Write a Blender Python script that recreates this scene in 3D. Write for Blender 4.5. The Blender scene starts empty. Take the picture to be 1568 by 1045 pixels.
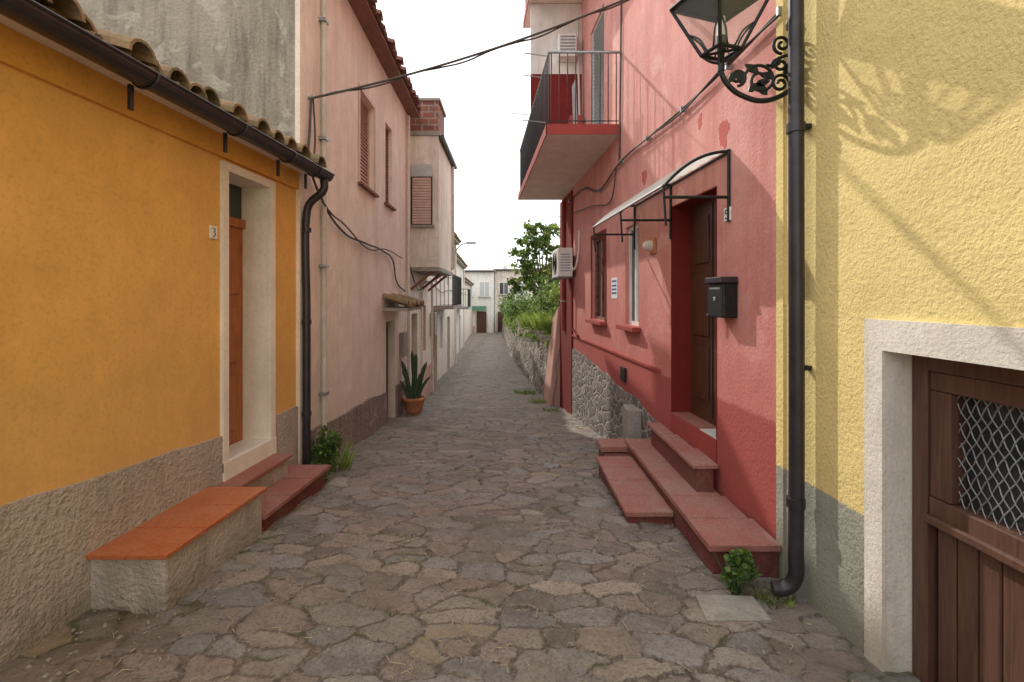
import bpy, bmesh, math, random
from mathutils import Vector, noise, kdtree
random.seed(7)
R=random.random
def U(a,b): return a+(b-a)*R()
scene=bpy.context.scene
# ---------------------------------------------------------------- materials
def newmat(name):
    m=bpy.data.materials.new(name); m.use_nodes=True
    nt=m.node_tree; b=nt.nodes["Principled BSDF"]
    return m,nt,b
def N(nt,t,**k):
    n=nt.nodes.new(t)
    for a,v in k.items(): setattr(n,a,v)
    return n
def L(nt,a,b): nt.links.new(a,b)
def coords(nt,scale=(1,1,1)):
    tc=N(nt,"ShaderNodeTexCoord"); mp=N(nt,"ShaderNodeMapping"); mp.inputs["Scale"].default_value=scale
    L(nt,tc.outputs["Object"],mp.inputs["Vector"]); return mp.outputs["Vector"]
def noisen(nt,vec,scale,detail=3,rough=.6,dist=0):
    n=N(nt,"ShaderNodeTexNoise"); n.inputs["Scale"].default_value=scale; n.inputs["Detail"].default_value=detail
    n.inputs["Roughness"].default_value=rough; n.inputs["Distortion"].default_value=dist
    L(nt,vec,n.inputs["Vector"]); return n.outputs["Fac"]
def ramp(nt,fac,stops,interp='LINEAR'):
    r=N(nt,"ShaderNodeValToRGB"); r.color_ramp.interpolation=interp
    e=r.color_ramp.elements
    while len(e)<len(stops): e.new(.5)
    for i,(p,c) in enumerate(stops):
        e[i].position=p; e[i].color=(c[0],c[1],c[2],1) if not isinstance(c,(int,float)) else (c,c,c,1)
    L(nt,fac,r.inputs["Fac"]); return r.outputs["Color"]
def mix(nt,fac,a,b,mode='MIX'):
    m=N(nt,"ShaderNodeMix",data_type='RGBA',blend_type=mode)
    if isinstance(fac,(int,float)): m.inputs[0].default_value=fac
    else: L(nt,fac,m.inputs[0])
    for i,x in ((6,a),(7,b)):
        if isinstance(x,tuple): m.inputs[i].default_value=(x[0],x[1],x[2],1)
        else: L(nt,x,m.inputs[i])
    return m.outputs[2]
def math_(nt,op,a,b=0.0,clamp=False):
    m=N(nt,"ShaderNodeMath",operation=op); m.use_clamp=clamp
    for i,x in ((0,a),(1,b)):
        if isinstance(x,(int,float)): m.inputs[i].default_value=x
        else: L(nt,x,m.inputs[i])
    return m.outputs[0]
def bump(nt,bsdf,h,strength=.3,dist=.01):
    b=N(nt,"ShaderNodeBump"); b.inputs["Strength"].default_value=strength; b.inputs["Distance"].default_value=dist
    L(nt,h,b.inputs["Height"]); L(nt,b.outputs["Normal"],bsdf.inputs["Normal"]); return b
def mul(c,k): return tuple(min(1,x*k) for x in c)
def plaster(name,base,stain=None,stain_amt=.5,rough=.9,grain=60,gb=.35,gd=.006,low=None,low_z=0.,low_soft=.02,patch=None,patch_t=.66,midw=.8,foot=None):
    m,nt,b=newmat(name); v=coords(nt)
    mid=noisen(nt,v,3.2,5,.68,.3); fine=noisen(nt,v,grain,2,.7)
    col=mix(nt,ramp(nt,mid,[(.3,0.),(.7,1.)]),mul(base,.84),mul(base,1.06))
    if stain:
        vs=coords(nt,(3.2,3.2,.4)); st=noisen(nt,vs,1.5,5,.75,.2)
        col=mix(nt,ramp(nt,st,[(.45,0.),(.68,stain_amt)]),col,stain)
    if patch:
        pn=noisen(nt,v,1.9,4,.6,.8)
        col=mix(nt,ramp(nt,pn,[(patch_t,0.),(patch_t+.03,.75)]),col,patch)
    col=mix(nt,ramp(nt,fine,[(.3,.35),(.5,0.)]),col,mul(base,.6))
    if low or foot:
        tc=N(nt,"ShaderNodeTexCoord"); sx=N(nt,"ShaderNodeSeparateXYZ"); L(nt,tc.outputs["Object"],sx.inputs[0])
    if low:
        zz=math_(nt,'ADD',sx.outputs["Z"],math_(nt,'MULTIPLY',math_(nt,'SUBTRACT',mid,.5),.06))
        f=math_(nt,'DIVIDE',math_(nt,'SUBTRACT',low_z,zz),low_soft,True)
        col=mix(nt,f,col,mix(nt,ramp(nt,mid,[(.35,0.),(.7,1.)]),low,mul(low,.72)))
    if foot:
        zz=math_(nt,'ADD',sx.outputs["Z"],math_(nt,'MULTIPLY',math_(nt,'SUBTRACT',mid,.5),.7))
        f=math_(nt,'MULTIPLY',math_(nt,'DIVIDE',math_(nt,'SUBTRACT',foot[1],zz),foot[2],True),foot[3])
        col=mix(nt,f,col,foot[0])
    L(nt,col,b.inputs["Base Color"]); b.inputs["Roughness"].default_value=rough
    b.inputs["Specular IOR Level"].default_value=.25
    h=math_(nt,'ADD',math_(nt,'MULTIPLY',fine,.7),math_(nt,'MULTIPLY',mid,midw))
    bump(nt,b,h,gb,gd)
    return m
def simple(name,col,rough=.5,metal=0,var=.25,scale=12,bmp=.1,det=3):
    m,nt,b=newmat(name); v=coords(nt)
    n=noisen(nt,v,scale,det,.65)
    L(nt,mix(nt,ramp(nt,n,[(.3,0.),(.75,1.)]),mul(col,1-var),mul(col,1+var)),b.inputs["Base Color"])
    b.inputs["Roughness"].default_value=rough; b.inputs["Metallic"].default_value=metal
    if bmp: bump(nt,b,n,bmp,.004)
    return m
def dusty(name,col,dust,rough=.75,amt=.6):
    m,nt,b=newmat(name); v=coords(nt)
    n=noisen(nt,v,4,5,.7,.5); f=noisen(nt,v,50,2,.7)
    c=mix(nt,ramp(nt,n,[(.38,0.),(.66,amt)]),col,dust); c=mix(nt,ramp(nt,f,[(.35,.4),(.55,0.)]),c,mul(col,.45))
    L(nt,c,b.inputs["Base Color"]); b.inputs["Roughness"].default_value=rough; bump(nt,b,math_(nt,'ADD',n,f),.35,.008); return m
def cobble(name):
    m,nt,b=newmat(name)
    v0=coords(nt)
    ae=N(nt,"ShaderNodeAttribute",attribute_name="edge"); ar=N(nt,"ShaderNodeAttribute",attribute_name="rnd")
    sp=N(nt,"ShaderNodeSeparateColor"); L(nt,ar.outputs["Color"],sp.inputs[0])
    ed=ae.outputs["Fac"]
    fine=noisen(nt,v0,60,4,.75); mid=noisen(nt,v0,12,5,.72,.6); big=noisen(nt,v0,1.6,5,.7,.3)
    stone=ramp(nt,sp.outputs[0],[(0.,(.14,.118,.10)),(.16,(.30,.24,.20)),(.32,(.20,.19,.185)),(.48,(.36,.305,.26)),(.62,(.24,.17,.14)),(.76,(.31,.30,.29)),(.9,(.19,.15,.125)),(1.,(.42,.36,.30))])
    stone=mix(nt,ramp(nt,mid,[(.42,.0),(.70,.5)]),stone,(.40,.36,.315))
    stone=mix(nt,ramp(nt,mid,[(.30,.65),(.44,0.)]),stone,(.125,.10,.085))
    stone=mix(nt,ramp(nt,fine,[(.38,.6),(.52,0.)]),stone,(.12,.10,.085))
    mort=mix(nt,ramp(nt,fine,[(.38,0.),(.6,1.)]),(.14,.11,.09),(.31,.245,.20))
    eb=math_(nt,'ADD',ed,math_(nt,'MULTIPLY',math_(nt,'SUBTRACT',fine,.5),.035))
    eb=math_(nt,'ADD',eb,math_(nt,'MULTIPLY',math_(nt,'SUBTRACT',mid,.5),.045))
    eb=math_(nt,'ADD',eb,math_(nt,'MULTIPLY',math_(nt,'SUBTRACT',.50,big),.06))
    em=ramp(nt,eb,[(.000,0.),(.012,1.)])
    dark=math_(nt,'MULTIPLY',ramp(nt,ed,[(.0,.7),(.009,.2),(.016,0.)]),ramp(nt,mid,[(.42,.0),(.56,1.)]))
    col=mix(nt,em,mort,stone); col=mix(nt,dark,col,(.085,.07,.056))
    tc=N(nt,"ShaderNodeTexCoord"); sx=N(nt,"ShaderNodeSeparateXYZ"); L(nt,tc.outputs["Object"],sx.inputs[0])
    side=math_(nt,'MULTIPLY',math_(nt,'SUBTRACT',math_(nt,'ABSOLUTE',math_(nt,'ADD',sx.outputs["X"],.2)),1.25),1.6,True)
    mn=noisen(nt,v0,2.6,5,.72,.4)
    moss=math_(nt,'MULTIPLY',ramp(nt,math_(nt,'ADD',mn,math_(nt,'MULTIPLY',side,.09)),[(.53,0.),(.64,.8)]),ramp(nt,ed,[(.008,1.),(.035,.15)]))
    col=mix(nt,moss,col,(.115,.115,.055))
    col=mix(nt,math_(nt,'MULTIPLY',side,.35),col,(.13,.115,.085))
    col=mix(nt,ramp(nt,big,[(.36,.45),(.50,0.)]),col,(.16,.13,.105))
    col=mix(nt,ramp(nt,big,[(.56,.0),(.7,.35)]),col,(.40,.34,.285))
    orange=math_(nt,'MULTIPLY',ramp(nt,sp.outputs[1],[(.982,0.),(.985,.55)]),mid)
    col=mix(nt,orange,col,(.45,.32,.14))
    L(nt,col,b.inputs["Base Color"]); b.inputs["Specular IOR Level"].default_value=.3
    L(nt,ramp(nt,mid,[(.3,.62),(.7,.92)]),b.inputs["Roughness"])
    h=math_(nt,'ADD',math_(nt,'MULTIPLY',em,.45),math_(nt,'ADD',math_(nt,'MULTIPLY',fine,.65),math_(nt,'MULTIPLY',mid,1.1)))
    bump(nt,b,h,.9,.018)
    return m
def rubble(name,c1=(.30,.265,.225),c2=(.14,.125,.11),mortc=(.38,.345,.31),sc=4.5,sq=1.7):
    m,nt,b=newmat(name); v0=coords(nt)
    dn=N(nt,"ShaderNodeTexNoise"); dn.inputs["Scale"].default_value=4; L(nt,v0,dn.inputs["Vector"])
    vs=N(nt,"ShaderNodeVectorMath",operation='SCALE'); L(nt,dn.outputs["Color"],vs.inputs[0]); vs.inputs["Scale"].default_value=.2
    va=N(nt,"ShaderNodeVectorMath",operation='ADD'); L(nt,v0,va.inputs[0]); L(nt,vs.outputs[0],va.inputs[1])
    mp=N(nt,"ShaderNodeMapping"); mp.inputs["Scale"].default_value=(sc,sc,sc*sq); L(nt,va.outputs[0],mp.inputs["Vector"])
    e=N(nt,"ShaderNodeTexVoronoi",feature='DISTANCE_TO_EDGE'); c=N(nt,"ShaderNodeTexVoronoi",feature='F1')
    for x in (e,c): x.inputs["Scale"].default_value=1; L(nt,mp.outputs[0],x.inputs["Vector"])
    sp=N(nt,"ShaderNodeSeparateColor"); L(nt,c.outputs["Color"],sp.inputs[0])
    fine=noisen(nt,v0,40,4,.7)
    st=mix(nt,sp.outputs[0],c2,c1); st=mix(nt,ramp(nt,fine,[(.4,.45),(.65,0.)]),st,mul(c2,.5))
    col=mix(nt,ramp(nt,e.outputs["Distance"],[(.03,0.),(.09,1.)]),mortc,st)
    col=mix(nt,ramp(nt,noisen(nt,v0,2,4,.7),[(.5,0.),(.65,.6)]),col,mul(mortc,.55))
    L(nt,col,b.inputs["Base Color"]); b.inputs["Roughness"].default_value=.92
    h=math_(nt,'ADD',ramp(nt,e.outputs["Distance"],[(.0,0.),(.15,1.)]),math_(nt,'MULTIPLY',fine,.6))
    bump(nt,b,h,.9,.02); return m
def leafmat(name,a,bb):
    m,nt,b=newmat(name)
    g=N(nt,"ShaderNodeNewGeometry")
    r=ramp(nt,g.outputs["Random Per Island"],[(0.,a),(.6,bb),(1.,mul(bb,1.5))])
    L(nt,r,b.inputs["Base Color"])
    b.inputs["Roughness"].default_value=.55
    tr=N(nt,"ShaderNodeBsdfTranslucent"); L(nt,r,tr.inputs["Color"])
    ms=N(nt,"ShaderNodeMixShader"); ms.inputs[0].default_value=.4
    out=nt.nodes["Material Output"]; L(nt,b.outputs[0],ms.inputs[1]); L(nt,tr.outputs[0],ms.inputs[2]); L(nt,ms.outputs[0],out.inputs["Surface"])
    return m
def wood(name,c,rough=.45):
    m,nt,b=newmat(name); v=coords(nt,(14,14,1.2)); n=noisen(nt,v,2.2,4,.65,1.2)
    L(nt,ramp(nt,n,[(.3,mul(c,.6)),(.55,c),(.75,mul(c,1.35))]),b.inputs["Base Color"]); b.inputs["Roughness"].default_value=rough
    bump(nt,b,n,.2,.004); return m
def glassmat(name,c=(.02,.025,.03)):
    m,nt,b=newmat(name); v=coords(nt); n=noisen(nt,v,1.5,1,.5)
    L(nt,mix(nt,n,c,mul(c,2.2)),b.inputs["Base Color"]); b.inputs["Roughness"].default_value=.06; b.inputs["Specular IOR Level"].default_value=.8; return m
M={}
M['ground']=cobble("cobblestone")
M['ochre']=plaster("ochre_plaster",(.80,.45,.13),stain=(.64,.35,.125),stain_amt=.4,grain=45,gb=.3,foot=((.60,.36,.16),1.3,.7,.35))
M['ochre_band']=plaster("ochre_band_plaster",(.76,.38,.08),grain=45)
M['roughcast']=plaster("roughcast_cement",(.46,.40,.35),stain=(.28,.24,.205),stain_amt=.6,grain=34,gb=.9,gd=.03,midw=.5,foot=((.15,.135,.10),.22,.35,.75))
M['cream']=plaster("cream_paint",(.84,.76,.66),stain=(.6,.52,.43),stain_amt=.3,gb=.15)
M['lpink']=plaster("pale_pink_plaster",(.88,.75,.65),stain=(.64,.53,.46),stain_amt=.7,grain=50,gb=.5,gd=.012,patch=(.74,.63,.55),patch_t=.60,foot=((.54,.46,.40),1.5,1.6,.5))
M['concrete']=plaster("weathered_render",(.38,.335,.27),stain=(.12,.11,.095),stain_amt=.85,grain=30,gb=.8,gd=.022,patch=(.46,.42,.35),patch_t=.57)
M['darkdado']=plaster("dark_stone_dado",(.29,.225,.19),stain=(.12,.10,.085),stain_amt=.75,grain=20,gb=1.,gd=.04,patch=(.38,.32,.27),patch_t=.6)
M['rpink']=plaster("rose_plaster",(.69,.335,.29),stain=(.55,.185,.155),stain_amt=.65,grain=40,gb=.5,gd=.014,low=(.235,.036,.034),low_z=.84,low_soft=.03,patch=(.72,.40,.35),patch_t=.61,foot=((.47,.12,.105),2.5,1.6,.65))
M['rpink2']=plaster("rose_buttress_plaster",(.64,.36,.30),stain=(.42,.30,.24),stain_amt=.7,grain=30,gb=.7,gd=.02)
M['red']=plaster("dark_red_paint",(.20,.022,.018),stain=(.14,.018,.016),stain_amt=.4,gb=.3)
M['redflake']=plaster("scraped_red_plaster",(.52,.13,.11),gb=.5,gd=.01)
M['redtrim']=plaster("red_trim",(.36,.07,.06),gb=.2)
M['soffit']=plaster("balcony_soffit",(.88,.78,.70),stain=(.66,.53,.46),stain_amt=.45,gb=.2)
M['ryellow']=plaster("yellow_roughcast",(.80,.645,.275),stain=(.73,.56,.225),stain_amt=.45,grain=46,gb=.8,gd=.013,midw=.25,low=(.36,.365,.30),low_z=.585,low_soft=.012,foot=((.2,.19,.13),.12,.3,.7))
M['whitetrim']=plaster("offwhite_surround",(.76,.72,.63),stain=(.50,.44,.35),stain_amt=.65,gb=.5,gd=.012,foot=((.38,.33,.25),.35,.5,.7))
M['rubble']=rubble("rubble_stone"); M['rubble2']=rubble("retaining_rubble",(.36,.31,.25),(.18,.16,.13),(.36,.32,.27),3.2,1.4)
M['tile_o']=dusty("terracotta_glazed",(.46,.125,.04),(.52,.23,.12),.38,.5)
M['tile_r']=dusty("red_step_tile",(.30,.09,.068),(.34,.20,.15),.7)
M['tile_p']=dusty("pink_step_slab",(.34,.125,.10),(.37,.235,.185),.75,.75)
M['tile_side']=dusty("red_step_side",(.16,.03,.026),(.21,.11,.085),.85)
M['gutter']=simple("dark_gutter",(.04,.036,.04),.35,.3,.3,8,.03)
M['iron']=simple("wrought_iron",(.022,.026,.026),.45,.5,.4,30,.2)
M['steel']=simple("grey_steel",(.33,.35,.36),.45,.6,.2,20,.03)
M['pipe']=simple("grey_pipe",(.56,.52,.46),.5,0,.15,10,.03)
M['pvc']=simple("beige_pipe",(.68,.61,.53),.5,0,.15,10,.03)
M['rooftile']=dusty("clay_roof_tile",(.34,.21,.12),(.12,.115,.055),.9,.95)
M['redroof']=dusty("red_eave_tile",(.30,.13,.10),(.15,.10,.075),.85,.7)
M['odoor']=wood("orange_wood",(.38,.12,.032)); M['bdoor']=wood("brown_wood",(.085,.032,.017)); M['cdoor']=wood("cellar_wood",(.115,.055,.036),.5)
M['glass']=glassmat("window_glass"); M['white']=simple("white_paint",(.78,.77,.73),.5,0,.08,6,.02,1)
M['shutter']=simple("rose_shutter",(.58,.40,.33),.6,0,.12,9,.03); M['gshutter']=simple("grey_shutter",(.46,.48,.47),.55,0,.12,9,.03)
M['cable']=simple("cable_rubber",(.07,.06,.05),.7,0,.3,30,0)
M['marble']=simple("marble",(.66,.64,.60),.3,0,.1,5,0); M['grey']=dusty("grey_cement",(.36,.34,.30),(.21,.19,.155),.9,.7)
M['clay']=simple("terracotta_pot",(.50,.20,.10),.8,0,.25,9,.1); M['cactus']=simple("cactus_green",(.05,.09,.04),.6,0,.4,20,.2)
M['farwhite']=plaster("far_white_plaster",(.80,.77,.71),stain=(.58,.53,.47),stain_amt=.6); M['farcream']=plaster("far_cream_plaster",(.80,.715,.63),stain=(.50,.43,.37),stain_amt=.75,patch=(.64,.55,.47),patch_t=.58)
M['farpink']=plaster("far_pink_dado",(.58,.37,.32))
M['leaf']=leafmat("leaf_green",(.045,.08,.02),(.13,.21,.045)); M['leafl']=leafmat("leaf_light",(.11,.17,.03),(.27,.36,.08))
M['bark']=simple("bark",(.14,.11,.08),.9,0,.4,14,.5); M['soil']=simple("hill_soil",(.13,.12,.06),.95,0,.4,5,.5)
M['straw']=simple("dry_litter",(.44,.37,.24),.9,0,.4,40,0,1); M['paper']=simple("poster_paper",(.75,.77,.82),.7,0,.05,9,0,1); M['blue']=simple("blue_ink",(.05,.09,.30),.7,0,.2,9,0,1)
M['green']=simple("green_awning",(.06,.16,.10),.7,0,.2,9,0,1); M['rust']=simple("rust",(.24,.11,.07),.9,0,.5,14,.2)
def brickmat():
    m,nt,b=newmat("hollow_brick"); v=coords(nt)
    br=N(nt,"ShaderNodeTexBrick"); 
    tc=N(nt,"ShaderNodeTexCoord"); sx=N(nt,"ShaderNodeSeparateXYZ"); cx=N(nt,"ShaderNodeCombineXYZ")
    L(nt,tc.outputs["Object"],sx.inputs[0]); L(nt,math_(nt,'ADD',sx.outputs["X"],sx.outputs["Y"]),cx.inputs[0]); L(nt,sx.outputs["Z"],cx.inputs[1])
    L(nt,cx.outputs[0],br.inputs["Vector"]); br.inputs["Scale"].default_value=1; br.inputs["Brick Width"].default_value=.26; br.inputs["Row Height"].default_value=.13; br.inputs["Mortar Size"].default_value=.012
    br.inputs["Color1"].default_value=(.34,.11,.07,1); br.inputs["Color2"].default_value=(.21,.07,.05,1); br.inputs["Mortar"].default_value=(.34,.29,.245,1)
    L(nt,mix(nt,ramp(nt,noisen(nt,v,6,4,.7),[(.42,0.),(.66,.75)]),br.outputs["Color"],(.12,.085,.07)),b.inputs["Base Color"]); b.inputs["Roughness"].default_value=.9
    bump(nt,b,br.outputs["Fac"],-.5,.01); return m
M['brick']=brickmat()
def translucent(name,c,tr):
    m,nt,b=newmat(name); v=coords(nt)
    n=noisen(nt,v,6,4,.7); cc=mix(nt,ramp(nt,n,[(.4,0.),(.7,.5)]),c,mul(c,.7))
    L(nt,cc,b.inputs["Base Color"]); b.inputs["Roughness"].default_value=.3
    t=N(nt,"ShaderNodeBsdfTranslucent"); L(nt,cc,t.inputs["Color"]); ms=N(nt,"ShaderNodeMixShader"); ms.inputs[0].default_value=tr
    L(nt,b.outputs[0],ms.inputs[1]); L(nt,t.outputs[0],ms.inputs[2]); L(nt,ms.outputs[0],nt.nodes["Material Output"].inputs["Surface"])
    return m
M['awning']=translucent("polycarbonate_sheet",(.74,.76,.70),.6)
def pane():
    m,nt,b=newmat("lantern_pane"); b.inputs["Base Color"].default_value=(.5,.52,.5,1); b.inputs["Alpha"].default_value=.18; b.inputs["Roughness"].default_value=.2; return m
M['pane']=pane()
# ---------------------------------------------------------------- builders
def group(name):
    e=bpy.data.objects.new(name,None); e.empty_display_size=.2; scene.collection.objects.link(e); return e
def mesh(parent,name,vs,fs,mat,smooth=False,bevel=0,recalc=True):
    me=bpy.data.meshes.new(name); me.from_pydata([tuple(v) for v in vs],[],fs); me.update()
    if recalc:
        bm=bmesh.new(); bm.from_mesh(me); bmesh.ops.recalc_face_normals(bm,faces=bm.faces[:]); bm.to_mesh(me); bm.free()
    if smooth:
        for p in me.polygons: p.use_smooth=True
    o=bpy.data.objects.new(name,me); scene.collection.objects.link(o)
    if mat: me.materials.append(M[mat])
    if parent: o.parent=parent
    if bevel:
        bv=o.modifiers.new("bevel",'BEVEL'); bv.width=bevel; bv.segments=2; bv.limit_method='ANGLE'
    return o
class W:
    def __init__(s,a,b,side): s.a=a; s.b=b; s.side=side
    def P(s,y,n,z): return Vector((s.a+s.b*y+s.side*n,y,z))
LY=W(-2.30,.07,1); LP=W(-1.858,-.02,1); RY=W(1.685,-.02,-1); RP=W(1.85,-.07,-1)
def prism(parent,name,w,pts,n0,n1,mat,bevel=0):
    k=len(pts); vs=[w.P(y,n0,z) for y,z in pts]+[w.P(y,n1,z) for y,z in pts]
    fs=[tuple(range(k)),tuple(range(2*k-1,k-1,-1))]+[(i,(i+1)%k,k+(i+1)%k,k+i) for i in range(k)]
    return mesh(parent,name,vs,fs,mat,bevel=bevel)
def wb(parent,name,w,y0,y1,z0,z1,n0,n1,mat,bevel=0):
    return prism(parent,name,w,[(y0,z0),(y1,z0),(y1,z1),(y0,z1)],n0,n1,mat,bevel)
def box(parent,name,x0,x1,y0,y1,z0,z1,mat,bevel=0):
    vs=[(x,y,z) for x in (x0,x1) for y in (y0,y1) for z in (z0,z1)]
    return mesh(parent,name,vs,[(0,1,3,2),(4,6,7,5),(0,4,5,1),(2,3,7,6),(0,2,6,4),(1,5,7,3)],mat,bevel=bevel)
def wall(parent,name,w,y0,y1,z0,z1,ops,mat,depth=.15,rmat=None,thick=.3):
    ys=sorted(set([y0,y1]+[o[i] for o in ops for i in (0,1)])); zs=sorted(set([z0,z1]+[o[i] for o in ops for i in (2,3)]))
    vs=[];fs=[]
    def q(a,b,c,d): k=len(vs); vs.extend([a,b,c,d]); fs.append((k,k+1,k+2,k+3))
    inn=lambda y,z:any(o[0]<y<o[1] and o[2]<z<o[3] for o in ops)
    for i in range(len(ys)-1):
        for j in range(len(zs)-1):
            if not inn((ys[i]+ys[i+1])/2,(zs[j]+zs[j+1])/2):
                q(w.P(ys[i],0,zs[j]),w.P(ys[i+1],0,zs[j]),w.P(ys[i+1],0,zs[j+1]),w.P(ys[i],0,zs[j+1]))
    q(w.P(y0,0,z0),w.P(y0,-thick,z0),w.P(y0,-thick,z1),w.P(y0,0,z1)); q(w.P(y1,0,z0),w.P(y1,-thick,z0),w.P(y1,-thick,z1),w.P(y1,0,z1))
    q(w.P(y0,0,z1),w.P(y1,0,z1),w.P(y1,-thick,z1),w.P(y0,-thick,z1))
    mesh(parent,name,vs,fs,mat,recalc=False)
    vs2=[];fs2=[];vs,fs=vs2,fs2
    for o in ops:
        a,b,c,d=o[:4]; dp=o[4] if len(o)>4 else depth
        q(w.P(a,0,c),w.P(a,-dp,c),w.P(a,-dp,d),w.P(a,0,d)); q(w.P(b,0,c),w.P(b,-dp,c),w.P(b,-dp,d),w.P(b,0,d))
        q(w.P(a,0,d),w.P(b,0,d),w.P(b,-dp,d),w.P(a,-dp,d)); q(w.P(a,0,c),w.P(b,0,c),w.P(b,-dp,c),w.P(a,-dp,c))
    if ops: mesh(parent,name+"_reveals",vs,fs,rmat or mat,recalc=False)
    wb(parent,name+"_body",w,y0+.01,y1-.01,z0,z1-.02,-4.5,-thick,mat)
def tube(parent,name,pts,r,mat,cyc=False,smooth=True,res=3):
    cu=bpy.data.curves.new(name,'CURVE'); cu.dimensions='3D'; cu.bevel_depth=r; cu.bevel_resolution=res; cu.use_fill_caps=True; cu.resolution_u=6
    if smooth and len(pts)>2:
        sp=cu.splines.new('BEZIER'); sp.bezier_points.add(len(pts)-1)
        for b,p in zip(sp.bezier_points,pts): b.co=p; b.handle_left_type=b.handle_right_type='AUTO'
    else:
        sp=cu.splines.new('POLY'); sp.points.add(len(pts)-1)
        for b,p in zip(sp.points,pts): b.co=(*p,1)
    sp.use_cyclic_u=cyc
    o=bpy.data.objects.new(name,cu); scene.collection.objects.link(o); cu.materials.append(M[mat])
    if parent: o.parent=parent
    return o
def multitube(parent,name,lines,r,mat,res=1):
    cu=bpy.data.curves.new(name,'CURVE'); cu.dimensions='3D'; cu.bevel_depth=r; cu.bevel_resolution=res; cu.use_fill_caps=True
    for pts in lines:
        sp=cu.splines.new('POLY'); sp.points.add(len(pts)-1)
        for b,p in zip(sp.points,pts): b.co=(*p,1)
    o=bpy.data.objects.new(name,cu); scene.collection.objects.link(o); cu.materials.append(M[mat])
    if parent: o.parent=parent
    return o
def shutter(parent,name,w,y0,y1,z0,z1,n,mat,frame='white',slat=.05):
    wb(parent,name+"_back",w,y0,y1,z0,z1,n-.03,n-.02,mat)
    vs=[];fs=[]; z=z0
    while z<z1-.01:
        k=len(vs)
        zt=min(z+slat,z1)
        for yy in (y0+.02,y1-.02):
            vs+= [w.P(yy,n+.012,z+.004),w.P(yy,n-.018,zt),w.P(yy,n-.018,z+.004)]
        fs+=[(k,k+3,k+4,k+1),(k,k+2,k+5,k+3),(k,k+1,k+2),(k+3,k+5,k+4)]
        z+=slat
    mesh(parent,name+"_slats",vs,fs,mat)
    f=.035
    for nm,a,b,c,d in (("l",y0,y0+f,z0,z1),("r",y1-f,y1,z0,z1),("t",y0+f,y1-f,z1-f,z1),("b",y0+f,y1-f,z0,z0+f)):
        wb(parent,name+"_frame_"+nm,w,a,b,c,d,n-.015,n+.02,frame)
def window(parent,name,w,y0,y1,z0,z1,n,frame='white'):
    wb(parent,name+"_glass",w,y0,y1,z0,z1,n-.03,n-.015,'glass')
    f=.045; m=(y0+y1)/2
    for nm,a,b,c,d in (("l",y0,y0+f,z0,z1),("r",y1-f,y1,z0,z1),("t",y0+f,y1-f,z1-f,z1),("b",y0+f,y1-f,z0,z0+f),("m",m-f/2,m+f/2,z0+f,z1-f)):
        wb(parent,name+"_frame_"+nm,w,a,b,c,d,n-.012,n+.015,frame)
def tiles(parent,name,w,y0,y1,z,n0,slope,mat,r=.085,rows=4,L_=.42,step=None,jit=1.):
    vs=[];fs=[]; step=step or r*2.15; y=y0; seg=7
    while y<y1:
        for row in range(rows):
            jz=U(-.008,.018)*jit; jn=U(-.05,.04)*jit; jy=U(-.02,.02)*jit; tw=U(-.03,.03)*jit
            na=n0-row*(L_-.07)+jn; nb=na-L_; za=z+(n0-na)*slope+.02+jz; zb=z+(n0-nb)*slope+jz
            ra=r*1.05; rb=r*.85; k=len(vs)
            for (nn,zz,rr,sh) in ((na,za,ra,tw),(nb,zb,rb,-tw)):
                for t in (0,.016):
                    for i in range(seg+1):
                        a=math.pi*i/seg; vs.append(w.P(y+jy+sh-math.cos(a)*(rr-t),nn,zz+math.sin(a)*(rr-t)))
            s=seg+1
            for i in range(seg):
                fs.append((k+i,k+i+1,k+2*s+i+1,k+2*s+i)); fs.append((k+s+i+1,k+s+i,k+3*s+i,k+3*s+i+1))
                fs.append((k+i+1,k+i,k+s+i,k+s+i+1))
        k=len(vs); yc=y+step/2
        for nn in (n0-.03+U(-.02,.03)*jit,n0-rows*(L_-.07)):
            zz=z+(n0-nn)*slope
            for i in range(seg+1):
                a=math.pi*i/seg; vs.append(w.P(yc-math.cos(a)*r,nn,zz+.035-math.sin(a)*.06))
        for i in range(seg): fs.append((k+i,k+i+1,k+seg+2+i,k+seg+1+i))
        y+=step
    return mesh(parent,name,vs,fs,mat,recalc=False)
# ---------------------------------------------------------------- ground
prof=[(-60,.3),(-4,.05),(2,.0),(3.7,-.07),(5,-.17),(7,-.40),(10.9,-.78),(13.3,-.95),(20,-1.2),(30,-1.48),(48,-1.87),(80,-2.2),(400,-4)]
def gz(y,x=0):
    for (a,za),(b,zb) in zip(prof,prof[1:]):
        if y<=b:
            t=(y-a)/(b-a); return za+(zb-za)*t-.03*max(-2.5,min(2.5,x))
    return -4
AN=1.6
seeds=[]; rnds=[]
yy=-1.0; row=0
while yy<51:
    gy=U(.07,.18) if yy<22 else .2
    xx=-3.1+U(0,.2)
    while xx<3.1:
        gx=U(.09,.36)
        if R()>.15:
            seeds.append((xx+U(-.05,.05),(yy+U(-.05,.05))*AN)); rnds.append((R(),R(),R(),U(-1,1),U(-1,1)))
        xx+=gx
    yy+=gy
kd=kdtree.KDTree(len(seeds))
for i,s_ in enumerate(seeds): kd.insert((s_[0],s_[1],0),i)
kd.balance()
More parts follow.
